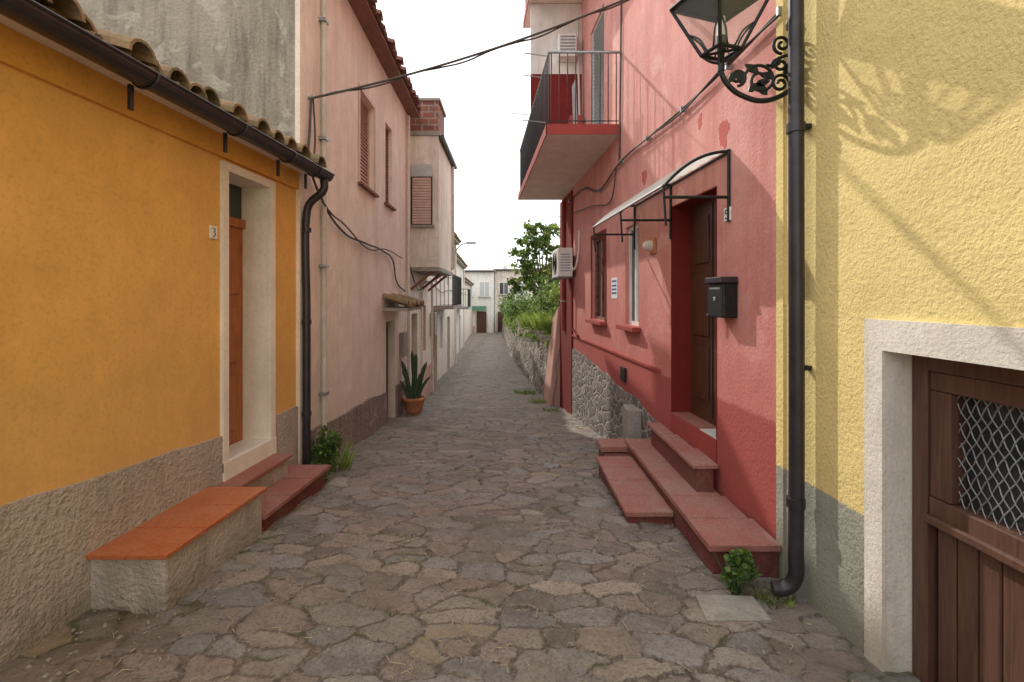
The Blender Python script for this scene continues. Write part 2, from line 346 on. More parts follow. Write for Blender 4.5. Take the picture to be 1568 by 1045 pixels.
def stone(x,y):
    wx_=x+.05*noise.noise(Vector((x*4.5,y*4.5,9)))+.026*noise.noise(Vector((x*13,y*13,2))); wy_=(y+.045*noise.noise(Vector((x*4.5,y*4.5,31)))+.018*noise.noise(Vector((x*13,y*13,12))))*AN
    f=kd.find_n((wx_,wy_,0),5); p1=f[0][0]; e=9
    for g in f[1:]:
        p2=g[0]; dx=p2.x-p1.x; dy=p2.y-p1.y; l=math.hypot(dx,dy)
        if l<1e-6: continue
        d=((wx_-p2.x)**2+(wy_-p2.y)**2-(wx_-p1.x)**2-(wy_-p1.y)**2)/(2*l)
        if d<e: e=d
    return e,rnds[f[0][1]],p1,wx_,wy_
ys=[-60,-30,-15,-8,-4,-2,0,.6,1.0]; y=1.25
while y<50: ys.append(y); y+=max(.016,.0050*y)
ys+=[52,80,150,400]
xs=[-200,-60,-20,-8,-4,-3,-2.6,-2.35]+[-2.2+.018*i for i in range(225)]+[2.1,2.6,3.2,4,8,20,60,200]
vs=[];fs=[];EA=[];RA=[]
for yy in ys:
    for xx in xs:
        un=0; e=.06; rn=(.5,.5,.5)
        if abs(xx)<3.5 and -4<yy<60:
            un=.018*noise.noise(Vector((xx*1.1,yy*1.1,0)))+.011*noise.noise(Vector((xx*3.7,yy*4.5,3)))
        if abs(xx)<2.3 and 1.2<yy<50:
            e,rn,p1,a_,b_=stone(xx,yy)
            t=max(0,min(1,(e+.002)/.022)); t=t*t*(3-2*t)
            un+=.0075*t+(rn[2]-.5)*.011*t+((a_-p1.x)*rn[3]+(b_-p1.y)*rn[4])*.08*t+.004*noise.noise(Vector((xx*14,yy*14,7)))
        vs.append((xx,yy,gz(yy,xx)+un)); EA.append(e); RA.append(rn)
nx=len(xs)
for j in range(len(ys)-1):
    for i in range(nx-1): fs.append((j*nx+i,j*nx+i+1,(j+1)*nx+i+1,(j+1)*nx+i))
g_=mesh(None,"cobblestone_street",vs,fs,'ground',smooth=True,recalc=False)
at=g_.data.attributes.new("edge",'FLOAT','POINT'); at.data.foreach_set("value",EA)
at=g_.data.attributes.new("rnd",'FLOAT_COLOR','POINT'); fl=[]
for r_ in RA: fl+=[r_[0],r_[1],r_[2],1]
at.data.foreach_set("color",fl)
# ---------------------------------------------------------------- left ochre house
h=group("ochre_house")
D0,D1=3.55,4.09
wall(h,"front_wall",LY,-4,4.585,-.6,2.72,[(D0,D1,.42,2.50,.22)],'ochre',rmat='cream')
def wavy(pts,amp=.012,step=.12):
    out=[]
    for (a,b) in zip(pts,pts[1:]):
        n=max(1,int(abs(b[0]-a[0])/step))
        for i in range(n): t=i/n; out.append((a[0]+(b[0]-a[0])*t,a[1]+(b[1]-a[1])*t+(U(-amp,amp) if 0<i else 0)))
    out.append(pts[-1]); return out
prism(h,"roughcast_dado",LY,[(3.49,-.6)]+wavy([(3.49,.62),(2.09,.72),(-4,1.15)],.007)+[(-4,-.6)],-.05,.022,'roughcast')
wb(h,"roughcast_dado_end",LY,4.17,4.6,-.6,.60,-.05,.022,'roughcast')
wb(h,"eave_band",LY,-4,4.6,2.585,2.74,-.05,.03,'ochre_band')
for nm,a,b,c,d in (("left",D0-.06,D0,.36,2.56),("right",D1,D1+.07,.30,2.56),("top",D0,D1,2.50,2.56)):
    wb(h,"door_surround_"+nm,LY,a,b,c,d,.001,.028,'cream')
wb(h,"door_leaf",LY,D0-.02,D1+.02,.40,2.16,-.28,-.205,'odoor')
for i in range(3): 
    wb(h,"door_panel_%d"%i,LY,D0+.07,D1-.07,.54+i*.54,.98+i*.54,-.205,-.188,'odoor',.008)
wb(h,"door_transom_bar",LY,D0+.002,D1-.002,2.16,2.23,-.28,-.18,'odoor')
wb(h,"door_transom_glass",LY,D0-.02,D1+.02,2.23,2.52,-.28,-.215,'glass')
wb(h,"threshold",LY,D0-.06,D1+.07,.29,.426,.002,.035,'cream'); wb(h,"threshold_in",LY,D0+.002,D1-.002,.40,.428,-.2,.001,'marble')
wb(h,"number_plate",LY,3.38,3.45,2.0,2.09,0,.012,'white',.003)
tube(h,"number_digit",[LY.P(3.40,.014,2.07),LY.P(3.425,.014,2.07),LY.P(3.415,.014,2.045),LY.P(3.43,.014,2.03),LY.P(3.405,.014,2.015)],.003,'iron',smooth=False)
wb(h,"soffit",LY,-4,4.62,2.74,2.745,-.05,.16,'cream')
prism(h,"roof_deck",LY,[(-4,2.746),(4.62,2.746),(4.62,2.76),(-4,2.76)],-.05,.17,'rooftile')
tiles(h,"roof_tiles",LY,-3.9,4.6,2.79,.22,.30,'rooftile',r=.085,rows=7,jit=1.3)
mesh(h,"roof_slope",[LY.P(-4,.15,2.75),LY.P(4.62,.15,2.75),LY.P(4.62,-4.5,2.75+4.65*.3),LY.P(-4,-4.5,2.75+4.65*.3)],[(0,1,2,3)],'rooftile')
def gutter(parent,w,y0,y1,n,z,r,mat):
    vs=[];fs=[];s=10
    for yy in (y0,y1):
        for t in (0,.006):
            for i in range(s+1):
                a=math.pi+math.pi*i/s; vs.append(w.P(yy,n+math.cos(a)*(r-t),z+math.sin(a)*(r-t)))
    k=s+1
    for i in range(s):
        fs+=[(i,i+1,2*k+i+1,2*k+i),(k+i+1,k+i,3*k+i,3*k+i+1)]
    fs+=[tuple(range(k)),tuple(range(2*k,3*k))]
    mesh(parent,"gutter",vs,fs,mat)
    for sgn in (-1,1): tube(parent,"gutter_bead",[w.P(y0,n+sgn*r,z),w.P(y1,n+sgn*r,z)],.009,mat)
gutter(h,LY,-4,4.66,.235,2.745,.068,'gutter')
for yy in (.6,1.5,2.55,3.30,3.95,4.4):
    tube(h,"gutter_strap",[LY.P(yy,.235+.074*math.cos(a),2.745+.074*math.sin(a)) for a in [math.pi+math.pi*i/8 for i in range(9)]],.006,'gutter')
    wb(h,"gutter_clip",LY,yy-.012,yy+.012,2.56,2.69,.155,.17,'gutter')
tube(h,"downpipe",[LY.P(4.60,.235,2.69),LY.P(4.60,.235,2.60),LY.P(4.60,.10,2.46),LY.P(4.60,.075,2.36),LY.P(4.60,.075,1.5),LY.P(4.60,.075,.1),LY.P(4.60,.075,-.15)],.036,'gutter',res=5)
for z in (.5,1.35,2.2): tube(h,"pipe_collar",[LY.P(4.60,.075,z),LY.P(4.60,.075,z+.04)],.043,'gutter',smooth=False,res=5)
b=group("tiled_stone_bench")
prism(b,"bench_body",LY,[(2.48,-.3),(3.33,-.3),(3.33,.30),(2.48,.30)],.0,.395,'roughcast',.015)
for i in range(3):
    y0=2.45+i*.297
    wb(b,"top_tile_%d"%i,LY,y0+.002,y0+.295,.30,.325+U(-.001,.001),.02,.215,'tile_o',.004); wb(b,"top_tile_edge_%d"%i,LY,y0+.002,y0+.295,.30,.325,.218,.42,'tile_o',.004)
s=group("red_doorstep")
wb(s,"upper_step_base",LY,3.40,4.10,-.3,.27,0,.16,'roughcast'); wb(s,"upper_step_tile",LY,3.395,4.12,.27,.30,.0,.19,'tile_r',.006)
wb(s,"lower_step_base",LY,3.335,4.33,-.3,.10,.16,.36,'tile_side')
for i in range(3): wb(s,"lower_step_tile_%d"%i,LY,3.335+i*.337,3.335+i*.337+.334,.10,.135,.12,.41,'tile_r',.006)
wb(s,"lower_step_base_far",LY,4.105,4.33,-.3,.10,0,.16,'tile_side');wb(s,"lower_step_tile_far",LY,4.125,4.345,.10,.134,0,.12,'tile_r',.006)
# ---------------------------------------------------------------- left pale pink house
h=group("pale_pink_house")
ops=[(6.46,7.18,3.09,4.32,.12),(7.9,8.37,3.1,4.4,.12),(7.95,8.62,-.8,1.2,.15)]
wall(h,"front_wall",LP,4.6,9.85,-1,5.2,ops,'lpink')
box(h,"gable_wall",-7.2,-1.955,4.56,4.6,-.5,5.3,'concrete')
mesh(h,"gable_top",[(-7.2,4.56,5.3),(-1.955,4.56,5.3),(-4.6,4.56,6.2),(-7.2,4.6,5.3),(-1.955,4.6,5.3),(-4.6,4.6,6.2)],[(0,1,2),(3,5,4),(1,4,5,2),(0,2,5,3)],'concrete')
box(h,"gable_patch",-2.35,-1.995,4.545,4.56,2.75,3.05,'grey')
box(h,"corner_pilaster",-1.99,-1.945,4.552,4.61,-.5,5.15,'lpink')
prism(h,"stone_dado",LP,[(4.7,-.8),(7.9,-.8)]+wavy([(7.9,.09),(6.5,.20),(4.7,.31)],.02,.3),0,.03,'darkdado')
prism(h,"stone_dado_far",LP,[(8.64,-1.2),(9.84,-1.2),(9.84,.0),(8.64,.05)],0,.03,'darkdado')
wb(h,"eave_soffit",LP,4.55,9.9,5.17,5.2,-.05,.22,'redroof')
tiles(h,"eave_tiles",LP,4.6,9.85,5.22,.28,.3,'redroof',r=.085,rows=3)
mesh(h,"roof_slope",[LP.P(4.55,.2,5.205),LP.P(9.9,.2,5.205),LP.P(9.9,-2.6,6.1),LP.P(4.55,-2.6,6.1)],[(0,1,2,3)],'rooftile')
mesh(h,"roof_slope_back",[LP.P(4.55,-2.6,6.1),LP.P(9.9,-2.6,6.1),LP.P(9.9,-5.4,5.2),LP.P(4.55,-5.4,5.2)],[(0,1,2,3)],'rooftile')
shutter(h,"shutter_a",LP,6.46,7.18,3.09,4.32,-.08,'shutter','shutter')
shutter(h,"shutter_b",LP,7.9,8.37,3.1,4.4,-.08,'shutter','rust')
for a,b_,z in ((6.38,7.26,3.05),(7.83,8.44,3.06)): wb(h,"sill",LP,a,b_,z,z+.035,.001,.06,'rust')
for a,b_,c,d in ((6.41,6.46,3.09,4.37),(7.18,7.23,3.09,4.37),(6.46,7.18,4.32,4.37)): wb(h,"window_trim",LP,a,b_,c,d,.001,.015,'shutter')
wb(h,"door_leaf",LP,7.93,8.64,-.8,1.22,-.2,-.13,'gutter')
for i in range(5): wb(h,"door_slat_%d"%i,LP,8.0+i*.12,8.09+i*.12,-.6,1.1,-.13,-.115,'iron')
prism(h,"door_canopy",LP,[(7.7,1.38),(9.0,1.38),(9.0,1.43),(7.7,1.43)],0,.40,'grey')
tiles(h,"canopy_tiles",LP,7.75,9.0,1.44,.44,.35,'rooftile',r=.07,rows=1,L_=.44)
tube(h,"wall_pipe",[LP.P(5.07,.04,5.1),LP.P(5.07,.04,-.12)],.028,'pipe',smooth=False)
for z in (.6,1.9,3.2,4.4): wb(h,"pipe_clip",LP,5.02,5.12,z,z+.03,0,.075,'steel')
tube(h,"facade_cable_a",[LP.P(4.75,.03,3.50),LP.P(4.72,.03,3.2),LP.P(4.70,.03,2.9),LP.P(4.95,.04,2.62),LP.P(5.6,.04,2.36),LP.P(6.6,.03,2.32),LP.P(7.6,.04,2.30),LP.P(8.3,.04,2.18),LP.P(8.55,.03,1.9),LP.P(9.3,.04,1.7)],.012,'cable')
tube(h,"facade_cable_b",[LP.P(4.75,.05,3.50),LP.P(4.80,.05,3.1),LP.P(4.76,.05,2.75),LP.P(5.0,.06,2.55),LP.P(5.7,.06,2.42),LP.P(6.7,.05,2.25),LP.P(7.7,.05,2.34),LP.P(9.0,.05,2.30)],.009,'cable')
wb(h,"meter_box",LP,9.0,9.3,.5,.95,0,.08,'grey',.008)
tube(h,"far_pipe",[LP.P(9.6,.05,5.1),LP.P(9.6,.05,-.7)],.03,'pvc',smooth=False)
# ---------------------------------------------------------------- jettied house
h=group("jettied_brick_house")
ops=[(10.2,10.9,-1.2,1.25,.15),(11.5,12.1,.3,1.4,.12)]
wall(h,"front_wall",LP,9.86,13.4,-1.5,4.3,ops,'farcream')
wb(h,"door",LP,10.18,10.92,-1.2,1.27,-.25,-.12,'bdoor'); window(h,"window",LP,11.5,12.1,.3,1.4,-.08,'rust')
wb(h,"dado",LP,10.95,13.38,-1.5,-.1,0,.025,'farpink')
X0,X1=-2.06,-1.475
box(h,"jetty_wall",X0-.3,X1,10.0,12.3,2.2,4.85,'farcream',.01)
box(h,"jetty_band",X0-.3,X1+.03,9.97,12.33,4.85,4.93,'grey')
box(h,"brick_parapet",X0-.3,X1-.01,10.0,10.9,4.93,5.55,'brick')
box(h,"parapet_cap",X0-.33,X1+.03,9.97,10.93,5.55,5.6,'grey')
box(h,"jetty_window_void",-2.04,-1.60,9.985,9.999,3.05,4.02,'glass')
for i in range(17):
    z=3.07+i*.055; box(h,"jetty_blind_slat_%d"%i,-2.0,-1.63,9.965,9.984,z,z+.045,'shutter')
box(h,"jetty_blind_box",-2.02,-1.61,9.955,9.984,4.02,4.26,'gshutter')
box(h,"jetty_sill",-2.06,-1.56,9.93,9.998,3.0,3.045,'grey')
for yb in (10.1,11.2,12.2): tube(h,"jetty_brace",[(X0+.0,yb,1.75),(X1-.05,yb,2.2)],.03,'rust',smooth=False)
box(h,"jetty_beam",X0-.1,X1+.015,9.985,12.31,2.12,2.2,'grey')
tube(h,"jetty_downpipe",[(X1+.04,12.1,4.9),(X1+.04,12.1,2.3),(-2.02,12.5,2.0),(-2.02,12.6,-.9)],.035,'pvc',smooth=False)
tube(h,"gutter",[(X1+.07,10.0,4.82),(X1+.07,12.35,4.82)],.05,'gutter',smooth=False)
tube(h,"lower_pipe",[LP.P(11.2,.05,2.1),LP.P(11.2,.05,-.9)],.03,'pvc',smooth=False)
wb(h,"meter_box",LP,12.75,13.1,.6,1.2,0,.14,'grey',.01)
tube(h,"slack_cable",[LP.P(9.7,.04,2.28),LP.P(10.2,.06,1.9),LP.P(10.9,.05,1.75),LP.P(11.6,.06,1.95),LP.P(13.2,.05,1.9)],.012,'cable')
# ---------------------------------------------------------------- further left row
def rowhouse(name,w,y0,y1,top,mat,doors,wins,balc=None,eave='rooftile'):
    h=group(name); g=gz((y0+y1)/2)-.6
    ops=[(a,a+.85,g,gz(a)+2.0,.12) for a in doors]+[(a,a+.8,z,z+1.1,.1) for a,z in wins]
    wall(h,"front_wall",w,y0,y1,g,top,ops,mat)
    for a in doors: wb(h,"door",w,a-.02,a+.87,g,gz(a)+2.02,-.25,-.1,'bdoor')
    for a,z in wins: shutter(h,"shutter",w,a,a+.8,z,z+1.1,-.06,'gshutter','white',.08)
    wb(h,"eave",w,y0-.05,y1+.05,top,top+.08,-4,.2,'grey'); tiles(h,"roof_tiles",w,y0,y1,top+.09,.26,.25,eave,r=.09,rows=2)
    tube(h,"downpipe",[w.P(y1-.2,.06,top),w.P(y1-.2,.06,g+.4)],.04,'pvc',smooth=False)
    tube(h,"service_cable",[w.P(y0,.05,2.0),w.P((y0*2+y1)/3,.05,1.75),w.P((y0+y1*2)/3,.05,1.85),w.P(y1,.05,1.7)],.012,'cable')
    wb(h,"plinth",w,y0,(doors[0] if doors else y1),g,gz(y0)+.5,0,.02,'farpink')
    if balc:
        a,b_,z=balc; wb(h,"balcony_slab",w,a,b_,z-.1,z,0,.6,'grey')
        ln=[[w.P(a,.57,z+.9),w.P(b_,.57,z+.9)],[w.P(a,.02,z+.9),w.P(a,.57,z+.9)],[w.P(b_,.02,z+.9),w.P(b_,.57,z+.9)]]
        k=a
        while k<=b_: ln.append([w.P(k,.57,z),w.P(k,.57,z+.9)]); k+=.2
        for q in range(1,5): ln.append([w.P(a,.57*q/5,z),w.P(a,.57*q/5,z+.9)])
        multitube(h,"balcony_railing",ln,.009,'iron')
    return h
rowhouse("cream_row_house",W(-2.0,-.018,1),13.45,20.5,3.75,'farcream',[14.2,17.8],[(15.6,-.1),(14.2,2.0),(17.5,2.0)],(14.0,17.0,1.35))
rowhouse("white_row_house",W(-1.75,-.04,1),20.55,30,3.3,'farwhite',[22,26.5],[(24,.2),(22.5,1.7),(27,1.7)],(24,27,1.1))
rowhouse("cream_row_house",W(-1.7,-.045,1),30.05,45,2.6,'farcream',[33],[(36,.4),(40,.4)])
def endhouse(name,x0,x1,y,top,mat,wins,doors,slope=0):
    h=group(name)
    box(h,"walls",x0,x1,y,y+7,-3,top,mat); box(h,"roof_edge",x0-.15,x1+.15,y-.25,y+7.2,top,top+.13,'grey')
    for i,(x,z,ww,hh) in enumerate(wins):
        box(h,"window_frame_%d"%i,x-.07,x+ww+.07,y-.05,y+.01,z-.07,z+hh+.07,'white'); box(h,"window_glass_%d"%i,x,x+ww,y-.065,y-.052,z,z+hh,'gshutter' if i%2 else 'glass')
        box(h,"window_mullion_%d"%i,x+ww/2-.03,x+ww/2+.03,y-.08,y-.066,z,z+hh,'white')
        box(h,"window_sill_%d"%i,x-.15,x+ww+.15,y-.16,y-.051,z-.16,z-.08,'grey')
    for i,(x,ww,hh) in enumerate(doors):
        box(h,"door_frame_%d"%i,x-.1,x+ww+.1,y-.04,y+.01,-1.95,-1.85+hh+.1,'whitetrim'); box(h,"door_%d"%i,x,x+ww,y-.06,y-.042,-1.95,-1.85+hh,'bdoor')
    tube(h,"roof_gutter",[(x0-.1,y-.3,top-.02),(x1+.1,y-.3,top-.02)],.06,'gutter',smooth=False)
    return h
h=endhouse("white_corner_house",-5.6,-1.75,46.5,4.0,'farwhite',[(-4.6,1.7,.85,1.3),(-3.0,1.7,.85,1.3)],[(-3.3,.9,2.1),(-4.7,.9,2.0)])
box(h,"pink_plinth",-5.55,-3.5,46.44,46.5,-2,-1.1,'farpink')
mesh(h,"green_awning",[(-4.0,46.45,.75),(-2.4,46.45,.75),(-2.4,45.8,.35),(-4.0,45.8,.35)],[(0,1,2,3)],'green')
h=endhouse("white_end_house",-1.7,5.5,49,4.25,'farcream',[(-1.2,1.9,.8,1.1),(.6,1.9,.8,1.1),(-.2,.0,.7,1.0)],[(-1.4,.9,2.0)])
tube(h,"tv_antenna",[(-1.2,50,4.3),(-1.2,50,5.6)],.03,'iron',smooth=False); tube(h,"tv_antenna_arm",[(-1.5,50,5.3),(-.8,50,5.3)],.02,'iron',smooth=False)
box(h,"chimney",-.9,-.5,50,50.4,4.3,4.8,'farcream')
h=group("street_lamp")
tube(h,"arm",[(-2.33,20,3.2),(-2.2,20,3.55),(-1.95,20,3.75),(-1.75,20,3.78)],.025,'steel')
box(h,"lamp_head",-1.85,-1.45,19.92,20.08,3.74,3.82,'steel',.02)
box(h,"wall_bracket",-2.38,-2.3,19.95,20.05,3.0,3.3,'steel')
# ---------------------------------------------------------------- rose house (right)
h=group("rose_house")
ops=[(3.83,4.73,.50,2.46,.19),(5.69,6.2,1.26,2.46,.11),(7.17,7.98,1.25,2.52,.11),(7.24,8.1,3.84,5.9,.1),(4.2,5.0,4.6,6.0,.1),(7.3,8.1,6.95,9,.1)]
wall(h,"front_wall",RP,2.965,10.9,-1.2,9.5,ops,'rpink')
for nm,a,b_,c,d in (("near",3.831,3.838,.507,2.455),("far",4.722,4.729,.507,2.455)):
    wb(h,"door_jamb_"+nm,RP,a,b_,c,d,-.185,.004,'red')
wb(h,"door_soffit",RP,3.84,4.72,2.448,2.457,-.185,.003,'red')
wb(h,"door_leaf",RP,3.80,4.76,.45,2.50,-.26,-.18,'bdoor')
wb(h,"door_mid",RP,4.27,4.285,.55,2.42,-.18,-.172,'gutter')
for a,b_ in ((3.93,4.22),(4.34,4.63)):
    for c,d in ((.68,1.15),(1.25,1.8),(1.9,2.32)): wb(h,"door_panel",RP,a,b_,c,d,-.18,-.165,'bdoor',.01)
tube(h,"door_handle",[RP.P(4.25,-.15,1.45),RP.P(4.25,-.12,1.45),RP.P(4.2,-.12,1.45)],.012,'steel',smooth=False)
wb(h,"door_threshold",RP,3.84,4.12,.47,.506,-.17,.004,'marble'); wb(h,"door_threshold_far",RP,4.121,4.72,.47,.506,-.17,.004,'tile_r'); wb(h,"door_riser",RP,3.83,4.73,.30,.499,.005,.010,'redtrim')
window(h,"window_a",RP,5.69,6.2,1.26,2.46,-.06,'white'); window(h,"window_b",RP,7.17,7.98,1.25,2.52,-.06,'rust')
wb(h,"curtain_a",RP,5.74,5.93,1.31,2.40,-.074,-.0735,'gshutter')
wb(h,"sill_a",RP,5.60,6.28,1.20,1.255,.001,.10,'redtrim',.008); wb(h,"sill_b",RP,7.08,8.06,1.19,1.245,.001,.10,'redtrim',.008)
for nm,a,b_,c,d in (("l",7.11,7.17,1.25,2.58),("r",7.98,8.04,1.25,2.58),("t",7.17,7.98,2.52,2.58)): wb(h,"window_b_trim_"+nm,RP,a,b_,c,d,.001,.012,'red')
shutter(h,"balcony_door",RP,7.24,8.1,3.84,5.9,-.05,'gshutter','gshutter',.06); shutter(h,"upper_door",RP,7.3,8.1,6.95,9,-.05,'gshutter','gshutter',.06)
shutter(h,"upper_window",RP,4.2,5.0,4.6,6.0,-.05,'gshutter','gshutter',.06)
wb(h,"string_course",RP,5.0,10.9,.84,.875,0,.022,'redtrim',.005)
prism(h,"rubble_base",RP,[(5.02,-.9),(9.6,-1.2)]+wavy([(9.6,.60),(8.6,.60),(8,.54),(7.1,.52),(6.4,.44),(5.6,.40),(5.02,.33)],.03,.18),0,.018,'rubble')
wb(h,"corner_pilaster",RP,9.6,10.93,-1.3,3.66,0,.03,'red')
wb(h,"wall_vent",RP,6.15,6.33,.54,.72,.0,.03,'iron',.005)
box(h,"cement_stub",1.30,1.47,5.55,5.85,-.5,.34,'grey',.02)
for (y,z,r,sz) in ((3.71,2.83,.085,1.3),(4.12,3.05,.045,1.8),(5.5,2.93,.11,.8)):
    pts=[]
    for i in range(40):
        a_=i/40*2*math.pi; q=r*(.8+.5*noise.noise(Vector((math.cos(a_)*1.3+y*9,math.sin(a_)*1.3,z*5)))+.25*noise.noise(Vector((math.cos(a_)*5+y,math.sin(a_)*5,z*9))))
        pts.append((y+q*math.cos(a_),z+q*sz*math.sin(a_)))
    prism(h,"scraped_plaster_flake",RP,pts,-.001,.0015,'redflake')
def balcony(z,y0,y1,out,nm):
    wb(h,nm+"_slab",RP,y0,y1,z,z+.10,0,out,'soffit'); wb(h,nm+"_fascia_near",RP,y0-.012,y0-.001,z-.01,z+.12,0,out+.012,'redtrim'); wb(h,nm+"_fascia_front",RP,y0-.012,y1,z-.01,z+.12,out+.001,out+.013,'redtrim')
    t=z+.12; ln=[]; H=.93
    for zz in (t+.05,): ln+= [[RP.P(y0+.02,.02,zz),RP.P(y0+.02,out-.03,zz),RP.P(y1,out-.03,zz)]]
    k=.05
    while k<out-.03: ln.append([RP.P(y0+.02,k,t-.02),RP.P(y0+.02,k,t+H)]); k+=.105
    k=y0+.02
    while k<y1: ln.append([RP.P(k,out-.03,t-.02),RP.P(k,out-.03,t+H)]); k+=.13
    multitube(h,nm+"_railing",ln,.0075,'iron'); 
    multitube(h,nm+"_handrail",[[RP.P(y0+.02,.0,t+H+.01),RP.P(y0+.02,out-.03,t+H+.01),RP.P(y1,out-.03,t+H+.01)]],.018,'steel')
balcony(3.71,6.41,10.8,.95,"balcony"); balcony(6.8,6.41,9.6,.95,"upper_balcony")
for (yy,zz,l) in ((6.6,4.80,.28),(7.2,4.78,.25),(8.6,4.75,.35),(9.8,4.7,.3),(6.7,3.95,.3)):
    tube(h,"clothes_rod",[RP.P(yy,.9,zz),RP.P(yy-.05,.95+l,zz+.02)],.007,'steel',smooth=False)
box(h,"balcony_divider_low",.33,1.235,8.8,8.86,3.82,5.55,'red'); box(h,"balcony_divider_high",.33,1.235,8.79,8.87,5.55,6.79,'farwhite')
box(h,"balcony_cabinet",.98,1.2,8.45,8.79,3.82,4.7,'redtrim',.01)
box(h,"balcony_ac",.80,1.12,8.55,8.785,5.75,6.15,'white',.02)
for q in range(6): box(h,"balcony_ac_louver_%d"%q,.83,1.09,8.54,8.549,5.80+q*.055,5.825+q*.055,'steel')
tube(h,"balcony_ac_hose",[(1.15,8.7,6.5),(1.16,8.7,5.9),(1.18,8.7,5.0),(1.2,8.72,3.9)],.02,'pipe')
for i in range(5): tube(h,"folded_rack",[RP.P(6.7+i*.06,.5,3.84),RP.P(6.7+i*.06,.52,4.55)],.006,'steel',smooth=False)
cb=[(2.98,3.32),(3.6,3.28),(4.4,3.27),(5.3,3.30),(6.3,3.32),(7.4,3.2),(8.4,3.45),(9.8,3.5)]
tube(h,"facade_cable",[RP.P(y,.03,z) for y,z in cb],.010,'cable'); tube(h,"facade_cable_b",[RP.P(y,.045,z-.02-.03*math.sin(y*3)) for y,z in cb],.008,'cable')
for y,z in cb: wb(h,"cable_clip",RP,y-.01,y+.01,z-.03,z+.02,0,.05,'steel')
tube(h,"riser_cable",[RP.P(6.3,.02,5.6),RP.P(6.35,.02,4.2),RP.P(6.4,.02,3.3)],.012,'cable')
tube(h,"loop_cable",[RP.P(6.5,.03,3.3),RP.P(6.6,.05,2.95),RP.P(6.9,.03,2.9),RP.P(7.6,.05,3.0),RP.P(9.5,.04,3.2)],.009,'cable')
tube(h,"corner_pipe",[RP.P(10.3,.06,3.6),RP.P(10.3,.06,.9)],.04,'redtrim',smooth=False)
tube(h,"corner_pipe_b",[RP.P(9.4,.05,3.5),RP.P(9.4,.05,1.0),RP.P(8.9,.05,.9)],.022,'red',smooth=False)
for z in (1.5,2.5): wb(h,"pipe_clip",RP,10.22,10.38,z,z+.03,0,.11,'steel')
a=group("air_conditioner")
wb(a,"case",RP,9.25,10.0,1.98,2.52,.07,.34,'white',.015)
lines=[[RP.P(9.63+.2*math.cos(t*.35)*q,.352,2.25+.2*math.sin(t*.35)*q) for t in range(19)] for q in (1,.75,.5,.25)]
multitube(a,"fan_grille",lines,.006,'iron'); wb(a,"fan_recess",RP,9.40,9.86,2.04,2.46,.341,.346,'pipe')
for i in range(7): wb(a,"side_louver_%d"%i,RP,9.244,9.249,2.08+i*.05,2.105+i*.05,.12,.30,'steel')
for yy in (9.35,9.9): tube(a,"bracket",[RP.P(yy,.0,1.7),RP.P(yy,.0,1.96),RP.P(yy,.36,1.96)],.014,'steel',smooth=False)
tube(a,"hose",[RP.P(9.23,.1,2.2),RP.P(9.1,.08,2.1),RP.P(9.0,.03,2.3),RP.P(8.9,.02,2.8)],.018,'white')
a=group("door_awning")
cur=[]
for i in range(11):
    t=i/10; cur.append((.02+.47*t, 2.68-.02*t-.24*t**2.2))
y0,y1=3.63,5.8; vs=[];fs=[]; ny=44
for j in range(ny+1):
    yy=y0+(y1-y0)*j/ny; off=.006*math.sin(j*math.pi/2*1.0)
    for n_,z_ in cur: vs.append(RP.P(yy,n_,z_+off))
for j in range(ny):
    for i in range(10): fs.append((j*11+i,j*11+i+1,(j+1)*11+i+1,(j+1)*11+i))
mesh(a,"canopy_sheet",vs,fs,'awning',smooth=True,recalc=False)
for yy in (y0,4.72,y1):
    tube(a,"rib",[RP.P(yy,n_,z_-.015) for n_,z_ in cur],.012,'iron')
    tube(a,"wall_post",[RP.P(yy,.012,2.68),RP.P(yy,.012,2.15)],.012,'iron',smooth=False)
    tube(a,"tie_bar",[RP.P(yy,.012,2.33),RP.P(yy,.49,2.33)],.012,'iron',smooth=False)
    tube(a,"drop_post",[RP.P(yy,.49,2.42),RP.P(yy,.47,2.12)],.009,'iron',smooth=False)
tube(a,"front_rail",[RP.P(y0,.49,2.415),RP.P(y1,.49,2.415)],.010,'steel',smooth=False); tube(a,"back_rail",[RP.P(y0,.015,2.66),RP.P(y1,.015,2.66)],.012,'iron',smooth=False)
a=group("wall_mailbox")
wb(a,"body",RP,3.52,3.75,1.45,1.70,.0,.11,'iron',.012)
prism(a,"lid",RP,[(3.505,1.701),(3.765,1.701),(3.75,1.745),(3.52,1.745)],-.0,.13,'gutter',.006)
wb(a,"slot",RP,3.56,3.71,1.655,1.67,.11,.113,'steel'); wb(a,"lock",RP,3.62,3.65,1.57,1.60,.11,.118,'steel',.004)
a=group("house_number_plate"); wb(a,"plate",RP,3.61,3.70,2.16,2.26,0,.012,'white',.003)
tube(a,"digit",[RP.P(3.64,.015,2.24),RP.P(3.67,.015,2.24),RP.P(3.67,.015,2.215),RP.P(3.64,.015,2.21),RP.P(3.64,.015,2.18),RP.P(3.67,.015,2.18)],.004,'iron',smooth=False)
a=group("bulkhead_wall_light"); 
wb(a,"base",RP,5.12,5.28,2.05,2.22,0,.03,'clay',.01)
vs=[];fs=[]; r=.06
for i in range(6):
    for j in range(12):
        t=i/5*math.pi/2; p=j/12*2*math.pi; vs.append(RP.P(5.2+r*math.cos(t)*math.cos(p),.03+.09*math.sin(t),2.135+r*math.cos(t)*math.sin(p)))
for i in range(5):
    for j in range(12): fs.append((i*12+j,i*12+(j+1)%12,(i+1)*12+(j+1)%12,(i+1)*12+j))
mesh(a,"globe",vs,fs,'whitetrim',smooth=True)
a=group("sale_poster"); wb(a,"sheet",RP,6.55,6.82,1.58,1.86,0,.006,'paper')
